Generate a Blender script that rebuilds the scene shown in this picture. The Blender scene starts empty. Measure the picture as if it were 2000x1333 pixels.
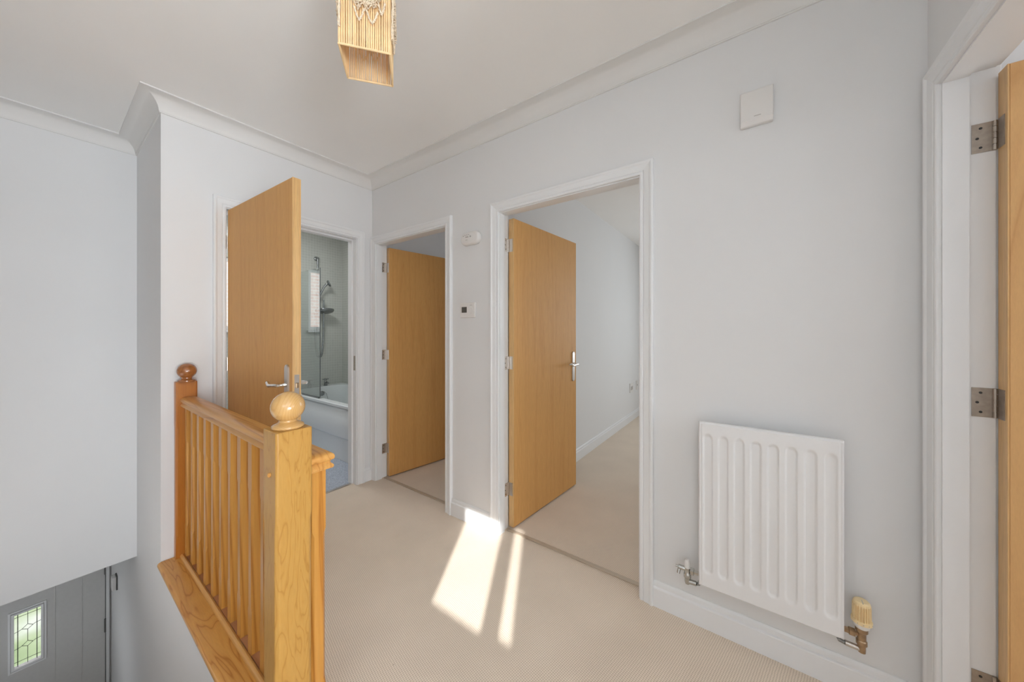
import bpy, bmesh, math, random
from mathutils import Vector, Matrix
R = math.radians
PI = math.pi
scene = bpy.context.scene
C = scene.collection

# ------------------------------------------------------------------ camera
ANG = R(35.52)                       # the view turns this far from +X towards +Y
CAM_H = 1.262
cam_d = bpy.data.cameras.new('camera'); cam = bpy.data.objects.new('camera', cam_d); C.objects.link(cam)
cam.location = (0, 0, CAM_H)
cam.rotation_euler = (R(90), 0, ANG - R(90))
cam_d.sensor_width = 36.0; cam_d.sensor_fit = 'HORIZONTAL'
cam_d.lens = 658.5 / 2000 * 36.0
cam_d.shift_y = -18.9 / 2000
cam_d.clip_start = 0.02
scene.camera = cam

# ------------------------------------------------------------------ sky, sun, exposure
w = bpy.data.worlds.new('sky'); scene.world = w; w.use_nodes = True
bg = w.node_tree.nodes['Background']
bg.inputs['Color'].default_value = (0.80, 0.89, 1.0, 1); bg.inputs['Strength'].default_value = 1.0
sl = bpy.data.lights.new('sun', 'SUN'); sun = bpy.data.objects.new('sun', sl); C.objects.link(sun)
sl.energy = 9.5; sl.angle = R(0.6); sl.color = (1.0, 0.95, 0.93)
SUN_DIR = Vector((1, 0.572, -1.152 * math.tan(R(30)))).normalized()
sun.rotation_euler = SUN_DIR.to_track_quat('-Z', 'Y').to_euler()
scene.view_settings.view_transform = 'Standard'; scene.view_settings.look = 'None'
scene.view_settings.exposure = 0.0; scene.view_settings.gamma = 1.0
scene.view_settings.use_curve_mapping = False
scene.cycles.max_bounces = 14; scene.cycles.diffuse_bounces = 10
scene.cycles.sample_clamp_indirect = 6.0

def area(name, loc, target_dir, sx, sy, watts, col=(1, 1, 1)):
    l = bpy.data.lights.new(name, 'AREA'); l.shape = 'RECTANGLE'; l.size = sx; l.size_y = sy
    l.energy = watts; l.color = col
    o = bpy.data.objects.new(name, l); C.objects.link(o); o.location = loc
    o.rotation_euler = Vector(target_dir).to_track_quat('-Z', 'Z').to_euler()
    return o
# daylight at the landing window, then added fill lamps without modelled windows
area('daylight_landing_window', (-0.93, -0.2, 1.55), (1, 0.35, -0.25), 0.42, 0.75, 5.0, (0.88, 0.95, 1.0))
area('landing_end_fill', (-0.30, -2.90, 0.95), (0.0, 1, 0.85), 1.2, 1.5, 165, (0.87, 0.94, 1.0))  # added main fill behind the camera, no window in the end wall
area('bathroom_ceiling_fill', (1.35, 3.5, 2.50), (0, 0.1, -1), 0.4, 0.4, 15, (0.97, 1.0, 1.0))  # added fill under the ceiling to brighten the bathroom, no fitting there
area('bedroom_fill', (5.45, -0.4, 1.5), (-1, 0.05, -0.15), 1.6, 1.2, 28, (0.88, 0.95, 1.0))  # added fill lighting the bedroom, its far wall is solid
area('boxroom_fill', (3.9, 2.0, 1.5), (-1, 0, 0), 0.7, 1.0, 5, (0.88, 0.95, 1.0))  # added weak fill for the middle room, no window behind it
area('front_bedroom_fill', (1.05, -2.8, 1.5), (0, 1, 0.1), 1.0, 1.2, 24, (0.92, 0.96, 1.0))  # added fill sent through the nearest doorway, no window modelled
area('stair_fill', (-0.54, 2.75, 0.25), (1, 0.1, 0.05), 0.8, 1.6, 4.2, (1.0, 0.97, 0.93))  # added fill to lift the stair wall, outer wall has no opening
area('hall_fill', (-0.48, 4.1, -1.2), (1, 0.1, 0.05), 0.4, 0.8, 2.2, (0.92, 0.96, 1.0))  # added weak fill for the dim hall, no side window exists

# ------------------------------------------------------------------ node materials
def mat(name):
    m = bpy.data.materials.new(name); m.use_nodes = True
    nt = m.node_tree; b = nt.nodes['Principled BSDF']
    return m, nt, b
def N(nt, t, **kw):
    n = nt.nodes.new(t)
    for k, v in kw.items():
        if k in n.inputs: n.inputs[k].default_value = v
        else: setattr(n, k, v)
    return n
def coords(nt, scale=(1, 1, 1), rot=(0, 0, 0), kind='Object'):
    tc = N(nt, 'ShaderNodeTexCoord'); mp = N(nt, 'ShaderNodeMapping')
    mp.inputs['Scale'].default_value = scale; mp.inputs['Rotation'].default_value = rot
    nt.links.new(tc.outputs[kind], mp.inputs['Vector']); return mp.outputs[0]
def ramp(nt, fac, stops):
    r = N(nt, 'ShaderNodeValToRGB'); e = r.color_ramp.elements
    while len(e) < len(stops): e.new(0.5)
    for i, (p, c) in enumerate(stops): e[i].position = p; e[i].color = (*c, 1)
    nt.links.new(fac, r.inputs[0]); return r.outputs[0]
def bump(nt, b, h, strength=0.2, dist=0.002):
    bp = N(nt, 'ShaderNodeBump'); bp.inputs['Strength'].default_value = strength; bp.inputs['Distance'].default_value = dist
    nt.links.new(h, bp.inputs['Height']); nt.links.new(bp.outputs[0], b.inputs['Normal'])

def plain(name, col, rough=0.5, metal=0.0, noise=0.0, nscale=40, spec=0.5, coat=0.0):
    m, nt, b = mat(name)
    b.inputs['Roughness'].default_value = rough; b.inputs['Metallic'].default_value = metal
    b.inputs['Specular IOR Level'].default_value = spec
    if coat: b.inputs['Coat Weight'].default_value = coat; b.inputs['Coat Roughness'].default_value = 0.15
    n = N(nt, 'ShaderNodeTexNoise', Scale=nscale, Detail=3.0)
    nt.links.new(coords(nt), n.inputs['Vector'])
    k = noise
    o = ramp(nt, n.outputs['Fac'], [(0.3, tuple(c * (1 - k) for c in col)), (0.7, tuple(min(1, c * (1 + k)) for c in col))])
    nt.links.new(o, b.inputs['Base Color'])
    return m
def paint(name, col, rough=0.7, bs=0.05):
    m = plain(name, col, rough, noise=0.008, nscale=2.5, spec=0.3)
    nt = m.node_tree; b = nt.nodes['Principled BSDF']
    n = N(nt, 'ShaderNodeTexNoise', Scale=180.0, Detail=2.0); nt.links.new(coords(nt), n.inputs['Vector'])
    bump(nt, b, n.outputs['Fac'], bs, 0.001)
    return m
M = {}
M['wall'] = paint('white_wall_paint', (0.728, 0.731, 0.736))
M['ceil'] = paint('white_ceiling_paint', (0.89, 0.885, 0.873))
M['cove'] = paint('white_coving_paint', (0.735, 0.728, 0.715))
M['hall'] = paint('hall_wall_paint', (0.70, 0.70, 0.69))
M['trim'] = plain('white_gloss_woodwork', (0.765, 0.775, 0.787), 0.32, noise=0.01, nscale=6)
M['upvc'] = plain('white_frame_plastic', (0.85, 0.86, 0.87), 0.3)
M['frontdoor'] = plain('pale_grey_door_skin', (0.62, 0.62, 0.61), 0.45, noise=0.02)
M['rad'] = plain('white_radiator_enamel', (0.76, 0.76, 0.765), 0.28, noise=0.005)
M['plastic'] = plain('white_plastic', (0.73, 0.715, 0.70), 0.35)
M['plasticgrey'] = plain('grey_plastic_marks', (0.42, 0.40, 0.38), 0.5)
M['lcd'] = plain('dark_grey_display', (0.09, 0.09, 0.085), 0.25, noise=0.1, nscale=300)
M['chrome'] = plain('polished_chrome', (0.78, 0.77, 0.75), 0.12, metal=1)
M['satin'] = plain('satin_nickel', (0.62, 0.58, 0.54), 0.3, metal=1)
M['steel'] = plain('aged_hinge_steel', (0.40, 0.35, 0.30), 0.38, metal=0.85, noise=0.12, nscale=60)
M['oldchrome'] = plain('dulled_chrome', (0.52, 0.52, 0.50), 0.2, metal=0.95)
M['brass'] = plain('worn_brass', (0.42, 0.30, 0.19), 0.33, metal=0.9, noise=0.15, nscale=80)
M['dark'] = plain('dark_recess', (0.03, 0.03, 0.03), 0.6)
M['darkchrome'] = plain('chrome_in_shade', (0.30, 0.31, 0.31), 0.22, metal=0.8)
M['cream'] = plain('yellowed_cream_plastic', (0.80, 0.63, 0.36), 0.42, noise=0.04)
M['bath'] = plain('white_bath_acrylic', (0.74, 0.76, 0.77), 0.18, noise=0.01)
M['rubber'] = plain('clear_grey_seal', (0.12, 0.13, 0.13), 0.4)
M['bamboo'] = plain('pale_bamboo', (0.86, 0.62, 0.34), 0.5, noise=0.15, nscale=18)
M['rope'] = plain('natural_cotton_rope', (0.74, 0.62, 0.47), 0.85, noise=0.2, nscale=160)
M['bulb'] = plain('frosted_bulb', (0.9, 0.88, 0.82), 0.3)
M['strip'] = plain('dull_gold_threshold', (0.50, 0.42, 0.33), 0.45, metal=0.3)
M['lead'] = plain('lead_came', (0.03, 0.03, 0.035), 0.5)
M['paintchip'] = plain('exposed_pale_wood', (0.85, 0.72, 0.55), 0.6)

def glass(name, tint=(0.95, 0.97, 0.97), refl=0.12, rough=0.0):
    m = bpy.data.materials.new(name); m.use_nodes = True; nt = m.node_tree
    nt.nodes.clear(); out = N(nt, 'ShaderNodeOutputMaterial')
    tr = N(nt, 'ShaderNodeBsdfTransparent'); tr.inputs[0].default_value = (*tint, 1)
    gl = N(nt, 'ShaderNodeBsdfGlossy'); gl.inputs['Roughness'].default_value = rough
    fr = N(nt, 'ShaderNodeFresnel')
    ge = N(nt, 'ShaderNodeNewGeometry'); io = N(nt, 'ShaderNodeMath', operation='MULTIPLY_ADD'); io.inputs[1].default_value = 1 / 1.52 - 1.52; io.inputs[2].default_value = 1.52
    nt.links.new(ge.outputs['Backfacing'], io.inputs[0]); nt.links.new(io.outputs[0], fr.inputs[0])
    mu = N(nt, 'ShaderNodeMath', operation='MULTIPLY'); mu.inputs[1].default_value = refl
    mx = N(nt, 'ShaderNodeMixShader')
    nt.links.new(fr.outputs[0], mu.inputs[0]); nt.links.new(mu.outputs[0], mx.inputs[0])
    nt.links.new(tr.outputs[0], mx.inputs[1]); nt.links.new(gl.outputs[0], mx.inputs[2]); nt.links.new(mx.outputs[0], out.inputs[0])
    return m
M['pane'] = glass('clear_window_glass', refl=1.0)
M['screen'] = glass('clear_shower_glass', (0.90, 0.95, 0.94), refl=3.2)

def carpet():
    m, nt, b = mat('beige_loop_carpet')
    b.inputs['Roughness'].default_value = 0.95; b.inputs['Specular IOR Level'].default_value = 0.1
    b.inputs['Sheen Weight'].default_value = 0.15
    P = 2 * PI / 0.0076
    vec = coords(nt, (1, 1, 1), (0, 0, R(12)))
    nz = N(nt, 'ShaderNodeTexNoise', Scale=60.0, Detail=2.0); nt.links.new(vec, nz.inputs['Vector'])
    vm = N(nt, 'ShaderNodeVectorMath', operation='SCALE'); vm.inputs['Scale'].default_value = 0.0035
    nt.links.new(nz.outputs['Color'], vm.inputs[0])
    va = N(nt, 'ShaderNodeVectorMath', operation='ADD'); nt.links.new(vec, va.inputs[0]); nt.links.new(vm.outputs[0], va.inputs[1])
    sx = N(nt, 'ShaderNodeSeparateXYZ'); nt.links.new(va.outputs[0], sx.inputs[0])
    s = []
    for i in (0, 1):
        mu = N(nt, 'ShaderNodeMath', operation='MULTIPLY'); mu.inputs[1].default_value = P
        sn = N(nt, 'ShaderNodeMath', operation='SINE')
        nt.links.new(sx.outputs[i], mu.inputs[0]); nt.links.new(mu.outputs[0], sn.inputs[0]); s.append(sn.outputs[0])
    ad = N(nt, 'ShaderNodeMath', operation='ADD'); nt.links.new(s[0], ad.inputs[0]); nt.links.new(s[1], ad.inputs[1])
    mr = N(nt, 'ShaderNodeMapRange'); mr.inputs['From Min'].default_value = -2; mr.inputs['From Max'].default_value = 2
    nt.links.new(ad.outputs[0], mr.inputs[0])
    c1 = ramp(nt, mr.outputs[0], [(0.08, (0.52, 0.43, 0.34)), (0.5, (0.72, 0.61, 0.495)), (0.95, (0.80, 0.69, 0.575))])
    n2 = N(nt, 'ShaderNodeTexNoise', Scale=3.5, Detail=4.0); nt.links.new(vec, n2.inputs['Vector'])
    c2 = ramp(nt, n2.outputs['Fac'], [(0.3, (0.93, 0.93, 0.93)), (0.7, (1, 1, 1))])
    n3 = N(nt, 'ShaderNodeTexVoronoi', Scale=5.0); nt.links.new(vec, n3.inputs['Vector'])   # small dropped specks
    c3 = ramp(nt, n3.outputs['Distance'], [(0.010, (0.45, 0.42, 0.40)), (0.028, (1, 1, 1))])
    m1 = N(nt, 'ShaderNodeMix', data_type='RGBA', blend_type='MULTIPLY'); m1.inputs[0].default_value = 1
    nt.links.new(c1, m1.inputs[6]); nt.links.new(c2, m1.inputs[7])
    m2 = N(nt, 'ShaderNodeMix', data_type='RGBA', blend_type='MULTIPLY'); m2.inputs[0].default_value = 1
    nt.links.new(m1.outputs[2], m2.inputs[6]); nt.links.new(c3, m2.inputs[7])
    nt.links.new(m2.outputs[2], b.inputs['Base Color'])
    bump(nt, b, mr.outputs[0], 0.35, 0.0025)
    return m
M['carpet'] = carpet()

def wood(name, light, mid, dark, ring=9.0, stretch=(1, 1, 0.06), rough=0.35, dist=3.0, fine=0.25, coat=0.25, warp=1.2, off=(0, 0, 0)):
    """Grain runs along the axis that STRETCH squeezes."""
    m, nt, b = mat(name)
    b.inputs['Roughness'].default_value = rough
    b.inputs['Coat Weight'].default_value = coat; b.inputs['Coat Roughness'].default_value = 0.2
    b.inputs['Specular IOR Level'].default_value = 0.3 if coat < 0.2 else 0.5
    vec = coords(nt, stretch)
    nt.nodes['Mapping'].inputs['Location'].default_value = off
    n1 = N(nt, 'ShaderNodeTexNoise', Scale=ring, Detail=2.0, Roughness=0.45, Distortion=warp); nt.links.new(vec, n1.inputs['Vector'])
    mu = N(nt, 'ShaderNodeMath', operation='MULTIPLY'); mu.inputs[1].default_value = dist * 6.0
    nt.links.new(n1.outputs['Fac'], mu.inputs[0])
    sn = N(nt, 'ShaderNodeMath', operation='PINGPONG'); sn.inputs[1].default_value = 1.0
    nt.links.new(mu.outputs[0], sn.inputs[0])
    c1 = ramp(nt, sn.outputs[0], [(0.0, dark), (0.22, mid), (0.75, light)])
    v2 = coords(nt, tuple(s * 1.0 for s in stretch))
    n2 = N(nt, 'ShaderNodeTexNoise', Scale=220.0, Detail=3.0, Roughness=0.6); nt.links.new(v2, n2.inputs['Vector'])
    c2 = ramp(nt, n2.outputs['Fac'], [(0.3, (1 - fine,) * 3), (0.65, (1, 1, 1))])
    m1 = N(nt, 'ShaderNodeMix', data_type='RGBA', blend_type='MULTIPLY'); m1.inputs[0].default_value = 1
    nt.links.new(c1, m1.inputs[6]); nt.links.new(c2, m1.inputs[7]); nt.links.new(m1.outputs[2], b.inputs['Base Color'])
    bump(nt, b, n2.outputs['Fac'], 0.05, 0.0006)
    return m
M['veneer'] = wood('beech_door_veneer', (0.66, 0.355, 0.118), (0.65, 0.345, 0.113), (0.615, 0.318, 0.100), ring=6.0, stretch=(1.8, 1, 0.07), dist=1.5, fine=0.15, rough=0.5, coat=0.0)
M['veneer4'] = wood('golden_birch_door_veneer', (0.66, 0.39, 0.165), (0.63, 0.36, 0.15), (0.57, 0.315, 0.125), ring=3.5, stretch=(1.2, 1.2, 0.22), dist=1.5, fine=0.06, rough=0.4, coat=0.1)
M['lipping'] = wood('pale_door_lipping', (0.70, 0.44, 0.19), (0.66, 0.40, 0.16), (0.60, 0.34, 0.13), ring=9, stretch=(1, 1, 0.05), dist=1.2, fine=0.2, rough=0.4)
PL, PM, PD = (0.55, 0.265, 0.058), (0.51, 0.23, 0.046), (0.38, 0.15, 0.026)
M['pine'] = wood('varnished_pine', PL, PM, PD, ring=11, stretch=(1, 1, 0.05), dist=1.3, fine=0.10, rough=0.3, coat=0.15)
M['newel'] = wood('varnished_pine_newel', (0.47, 0.255, 0.062), (0.455, 0.24, 0.055), (0.385, 0.19, 0.04), ring=15, stretch=(1, 1, 0.16), dist=2.8, fine=0.08, rough=0.36, coat=0.12, warp=1.6)
M['newel_far'] = wood('shade_tinted_pine', (0.44, 0.155, 0.022), (0.40, 0.135, 0.018), (0.31, 0.095, 0.012), ring=10, stretch=(1, 1, 0.06), dist=1.4, fine=0.10, rough=0.3, coat=0.15)  # darker copy of the newel pine, lighting difference put into the colour
M['rail'] = wood('varnished_pine_rail', (0.60, 0.31, 0.085), (0.56, 0.27, 0.07), (0.42, 0.18, 0.04), ring=14, stretch=(1, 0.04, 1), dist=1.3, fine=0.08, rough=0.33, coat=0.12)
M['nosing'] = wood('knotty_pine_nosing', (0.62, 0.31, 0.075), (0.58, 0.275, 0.062), (0.42, 0.165, 0.03), ring=15.0, stretch=(1, 0.11, 1), dist=2.4, fine=0.08, rough=0.3, coat=0.15, warp=0.8)
def turned(name, lo, hi):
    m, nt, b = mat(name); b.inputs['Roughness'].default_value = 0.22; b.inputs['Coat Weight'].default_value = 0.6; b.inputs['Coat Roughness'].default_value = 0.12
    wv = N(nt, 'ShaderNodeTexWave', wave_type='RINGS', rings_direction='Y'); wv.inputs['Scale'].default_value = 62.0; wv.inputs['Distortion'].default_value = 1.6; wv.inputs['Detail'].default_value = 1.0; wv.inputs['Detail Scale'].default_value = 0.6
    v = coords(nt, (1, 1, 1), (0, 0, R(-14))); nt.nodes['Mapping'].inputs['Location'].default_value = (-0.69, 0, -1.035)
    nt.links.new(v, wv.inputs['Vector']); nt.links.new(ramp(nt, wv.outputs['Fac'], [(0.0, lo), (0.45, hi), (1.0, hi)]), b.inputs['Base Color'])
    return m
M['ball'] = wood('turned_pine_finial', (0.56, 0.33, 0.125), (0.54, 0.31, 0.11), (0.48, 0.255, 0.08), ring=16, stretch=(1, 1, 1), dist=1.2, fine=0.04, rough=0.16, coat=0.8, warp=0.3)
M['ball_far'] = wood('turned_shade_tinted_pine', (0.34, 0.125, 0.035), (0.31, 0.11, 0.03), (0.24, 0.08, 0.02), ring=16, stretch=(1, 1, 1), dist=1.2, fine=0.05, rough=0.18, coat=0.8, warp=0.3)  # darker copy of the near finial, its shaded tone painted in
M['fillet'] = wood('reddish_pine_fillet', (0.42, 0.19, 0.09), (0.38, 0.165, 0.075), (0.30, 0.12, 0.05), ring=10, stretch=(1, 0.1, 1), dist=1.2, fine=0.1)

def tiles(name, col, grout, size=0.033):
    m, nt, b = mat(name); b.inputs['Roughness'].default_value = 0.22
    tc = N(nt, 'ShaderNodeTexCoord'); sep = N(nt, 'ShaderNodeSeparateXYZ'); nt.links.new(tc.outputs['Object'], sep.inputs[0])
    ad = N(nt, 'ShaderNodeMath', operation='ADD'); nt.links.new(sep.outputs[0], ad.inputs[0]); nt.links.new(sep.outputs[1], ad.inputs[1])
    cb = N(nt, 'ShaderNodeCombineXYZ'); nt.links.new(ad.outputs[0], cb.inputs[0]); nt.links.new(sep.outputs[2], cb.inputs[1])
    br = N(nt, 'ShaderNodeTexBrick'); br.offset = 0.0
    br.inputs['Scale'].default_value = 1.0; br.inputs['Brick Width'].default_value = size; br.inputs['Row Height'].default_value = size
    br.inputs['Mortar Size'].default_value = 0.0022; br.inputs['Mortar Smooth'].default_value = 0.2
    br.inputs['Color1'].default_value = (*col, 1); br.inputs['Color2'].default_value = (*[c * 0.95 for c in col], 1); br.inputs['Mortar'].default_value = (*grout, 1)
    nt.links.new(cb.outputs[0], br.inputs['Vector']); nt.links.new(br.outputs['Color'], b.inputs['Base Color'])
    return m
M['tile'] = tiles('sage_grey_mosaic_tiles', (0.51, 0.515, 0.475), (0.585, 0.59, 0.55))
def speckle():
    m, nt, b = mat('blue_grey_speckled_vinyl'); b.inputs['Roughness'].default_value = 0.4
    n = N(nt, 'ShaderNodeTexNoise', Scale=160.0, Detail=3.0, Roughness=0.7); nt.links.new(coords(nt), n.inputs['Vector'])
    nt.links.new(ramp(nt, n.outputs['Fac'], [(0.35, (0.24, 0.27, 0.33)), (0.5, (0.42, 0.46, 0.54)), (0.68, (0.66, 0.69, 0.76))]), b.inputs['Base Color'])
    return m
M['vinyl'] = speckle()
def brickmat():
    m, nt, b = mat('pink_brickwork'); b.inputs['Roughness'].default_value = 0.9
    br = N(nt, 'ShaderNodeTexBrick'); br.inputs['Scale'].default_value = 1.0; br.inputs['Brick Width'].default_value = 0.225; br.inputs['Row Height'].default_value = 0.075
    br.inputs['Mortar Size'].default_value = 0.01
    br.inputs['Color1'].default_value = (0.70, 0.50, 0.44, 1); br.inputs['Color2'].default_value = (0.78, 0.62, 0.56, 1); br.inputs['Mortar'].default_value = (0.8, 0.78, 0.75, 1)
    nt.links.new(coords(nt, (1, 1, 1), (R(-90), 0, 0)), br.inputs['Vector']); nt.links.new(br.outputs['Color'], b.inputs['Base Color'])
    return m
M['brick'] = brickmat()
def lawn():
    m, nt, b = mat('lawn_and_paving'); b.inputs['Roughness'].default_value = 0.9
    n = N(nt, 'ShaderNodeTexNoise', Scale=1.3, Detail=5.0); nt.links.new(coords(nt), n.inputs['Vector'])
    nt.links.new(ramp(nt, n.outputs['Fac'], [(0.35, (0.16, 0.23, 0.11)), (0.5, (0.26, 0.33, 0.20)), (0.7, (0.42, 0.46, 0.42))]), b.inputs['Base Color'])
    return m
M['lawn'] = lawn()

# ------------------------------------------------------------------ mesh helpers
class MB:
    def __init__(s): s.bm = bmesh.new()
    def poly(s, vs): return s.bm.faces.new(vs)
    def box(s, x0, x1, y0, y1, z0, z1, mt=None):
        P = [(x, y, z) for z in (z0, z1) for y in (y0, y1) for x in (x0, x1)]
        if mt is not None: P = [mt @ Vector(p) for p in P]
        v = [s.bm.verts.new(p) for p in P]
        for f in ((0, 2, 3, 1), (4, 5, 7, 6), (0, 1, 5, 4), (2, 6, 7, 3), (0, 4, 6, 2), (1, 3, 7, 5)): s.poly([v[i] for i in f])
        return s
    def loft(s, rings, cap=True, closed=True):
        vr = [[s.bm.verts.new(p) for p in r] for r in rings]; n = len(vr[0])
        for a, b in zip(vr, vr[1:]):
            for i in range(n if closed else n - 1):
                j = (i + 1) % n; s.poly([a[i], a[j], b[j], b[i]])
        if cap and closed: s.poly(vr[0][::-1]); s.poly(vr[-1])
        return s
    def lathe(s, prof, c=(0, 0, 0), n=28, axis='z', mt=None):
        rings = []
        for r, h in prof:
            rg = []
            for i in range(n):
                a = 2 * PI * i / n; u, v = max(r, 1e-5) * math.cos(a), max(r, 1e-5) * math.sin(a)
                p = {'z': (u, v, h), 'x': (h, u, v), 'y': (v, h, u)}[axis]
                p = Vector(p) + Vector(c)
                rg.append(mt @ p if mt is not None else p)
            rings.append(rg)
        return s.loft(rings)
    def tube(s, pts, r, n=10, flat=None):
        pts = [Vector(p) for p in pts]; rings = []; prev = None
        rr = r if isinstance(r, (list, tuple)) else [r] * len(pts)
        for i, p in enumerate(pts):
            t = (pts[min(i + 1, len(pts) - 1)] - pts[max(i - 1, 0)]).normalized()
            if prev is None:
                a = Vector((0, 0, 1)) if abs(t.z) < 0.9 else Vector((1, 0, 0)); u = t.cross(a).normalized()
            else: u = (prev - t * prev.dot(t)).normalized()
            prev = u; v = t.cross(u)
            k = flat[i] if flat else 1
            rings.append([p + u * math.cos(2 * PI * j / n) * rr[i] + v * math.sin(2 * PI * j / n) * rr[i] * k for j in range(n)])
        return s.loft(rings)
    def prism(s, prof, fn, ts):
        return s.loft([[fn(p, t) for p in prof] for t in ts])
    def build(s, name, m, parent=None, smooth=False, bevel=0.0, seg=2, at=None, rz=0.0, world=False):
        bmesh.ops.recalc_face_normals(s.bm, faces=s.bm.faces[:])
        me = bpy.data.meshes.new(name); s.bm.to_mesh(me); s.bm.free()
        me.materials.append(m); o = bpy.data.objects.new(name, me); C.objects.link(o)
        if at is not None: o.location = at; o.rotation_euler = (0, 0, rz)
        if parent is not None: o.parent = parent
        if smooth:
            for p in me.polygons: p.use_smooth = True
            try: me.set_sharp_from_angle(angle=R(38))
            except Exception: pass
        if bevel:
            b = o.modifiers.new('bevel', 'BEVEL'); b.width = bevel; b.segments = seg; b.limit_method = 'ANGLE'; b.angle_limit = R(40)
        return o
def tag(o, label, cat, group=None, kind=None):
    if label: o['label'] = label
    if cat: o['category'] = cat
    if group: o['group'] = group
    if kind: o['kind'] = kind
    return o
def empty(name, loc=(0, 0, 0), rz=0):
    o = bpy.data.objects.new(name, None); C.objects.link(o); o.location = loc; o.rotation_euler = (0, 0, rz); o.empty_display_size = 0.1; return o
def st(mb, name, m, label=None, cat=None, **kw):
    o = mb.build(name, m, **kw); return tag(o, label, cat, kind='structure')

# ------------------------------------------------------------------ main planes
XR, YA, XS, YL, YD, XW, ZC, YH = 1.653, 2.650, 0.387, 3.435, -0.456, -1.0, 2.55, 4.85
HALLZ = -2.66
# openings: bathroom in back wall; box room and bedroom in right wall; front bedroom in near wall
BX0, BX1, BH = 0.672, 1.508, 2.022
D2 = (1.751, 2.583); D3 = (0.439, 1.271); DH = 1.994
D4 = (0.715, 1.549)
g = 0.03
def wall_with_openings(mb, axis, f0, f1, a0, a1, z0, z1, ops):
    """slab between f0..f1 on the axis normal, a0..a1 along; ops = [(lo, hi, zlo, zhi)]"""
    def b(p, q, zz0, zz1):
        if q - p < 1e-4 or zz1 - zz0 < 1e-4: return
        if axis == 'x': mb.box(f0, f1, p, q, zz0, zz1)
        else: mb.box(p, q, f0, f1, zz0, zz1)
    cur = a0
    for lo, hi, zl, zh in sorted(ops):
        b(cur, lo, z0, z1); b(lo, hi, z0, zl); b(lo, hi, zh, z1); cur = hi
    b(cur, a1, z0, z1)
    return mb

st(wall_with_openings(MB(), 'x', XR, XR + 0.1, -3.1, YA, -0.02, ZC, [(D3[0] - g, D3[1] + g, -0.02, DH + g), (D2[0] - g, D2[1] + g, -0.02, DH + g)]), 'wall_right', M['wall'], 'long white landing wall with the radiator and two open doorways', 'wall')
st(wall_with_openings(MB(), 'y', YA, YA + 0.1, XS, 4.3, -0.03, ZC, [(BX0 - g, BX1 + g, -0.03, BH + g)]), 'wall_back', M['wall'], 'white wall around the bathroom doorway at the far end of the landing', 'wall')
st(MB().box(XS, XS + 0.1, YA + 0.1, YH + 0.1, HALLZ, ZC).box(XS, XS + 0.1, 1.0, YA + 0.1, HALLZ, -0.03), 'wall_stair', M['wall'], 'white wall dropping from the landing edge down into the stairwell', 'wall')
st(MB().box(-0.56, XS, YL, YL + 0.1, -0.28, ZC), 'wall_left', M['wall'], 'large blank white wall above the front hall on the far side of the stairwell', 'wall')
st(wall_with_openings(MB(), 'y', YD - 0.1, YD, 0.45, XR, -0.02, ZC, [(D4[0] - g, D4[1] + g, -0.02, DH + g)]), 'wall_near', M['wall'], 'white wall holding the door frame closest to the viewer', 'wall')
WY = (-0.465, 0.035); WZ = (1.345, 1.905)
st(wall_with_openings(MB(), 'x', XW - 0.1, XW, -3.1, 1.1, -0.02, ZC, [(WY[0], WY[1], WZ[0], WZ[1])]), 'wall_west', M['wall'], 'white landing wall with a small window behind the viewer', 'wall')
st(MB().box(XW, -0.56, 1.0, 1.1, -0.02, ZC).box(-0.66, -0.56, 1.1, YH + 0.1, HALLZ, ZC), 'wall_stairwell', M['wall'], 'white outer wall of the stairwell', 'wall')
st(MB().box(-0.56, XS, YH, YH + 0.1, HALLZ, -1.0 + 0.36).box(-0.56, -0.51, YH, YH + 0.1, HALLZ, -0.28), 'wall_front', M['hall'], None, 'wall') if False else None
# front wall of the hall with the front door hole
st(wall_with_openings(MB(), 'y', YH + 0.02, YH + 0.12, -0.56, XS, HALLZ, -0.28, [(-0.50, 0.375, HALLZ, -0.62)]), 'wall_front', M['hall'], 'grey hall wall around the front door', 'wall')
st(MB().box(2.4, 2.5, YA + 0.1, 4.57, -0.02, ZC), 'wall_bath_side', M['tile'], 'sage mosaic tiled wall along the bathtub', 'wall')
BW = (0.60, 1.417, 1.28, 2.06)
st(wall_with_openings(MB(), 'y', 4.57, 4.67, XS + 0.1, 2.5, -0.02, ZC, [BW]), 'wall_bath_end', M['tile'], 'sage mosaic tiled wall behind the shower', 'wall')
st(MB().box(XR + 0.1, 5.6, 1.40, 1.50, -0.02, ZC), 'wall_bedroom', M['wall'], 'long white bedroom wall seen past the open bedroom door', 'wall')
st(MB().box(5.6, 5.7, -1.7, 1.5, -0.02, ZC).box(XR + 0.1, 5.6, -1.7, -1.6, -0.02, ZC), 'wall_bedroom_far', M['wall'], 'far walls of the bedroom', 'wall')
st(MB().box(4.2, 4.3, 1.5, YA, -0.02, ZC), 'wall_box_room', M['wall'], 'far wall of the small middle room', 'wall')
st(MB().box(0.35, 0.45, -3.0, YD, -0.02, ZC).box(XW, XR, -3.1, -3.0, -0.02, ZC), 'wall_front_bedroom', M['wall'], 'walls behind the nearest door and the viewer', 'wall')
st(MB().box(XW - 0.1, 5.7, -3.1, 4.97, ZC, ZC + 0.12), 'ceiling', M['ceil'], 'smooth white landing ceiling', 'ceiling')
st(MB().box(-0.56, XS, YL + 0.1, YH + 0.12, -0.28, -0.20), 'ceiling', M['hall'], 'hall ceiling under the upper floor', 'ceiling')

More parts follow.
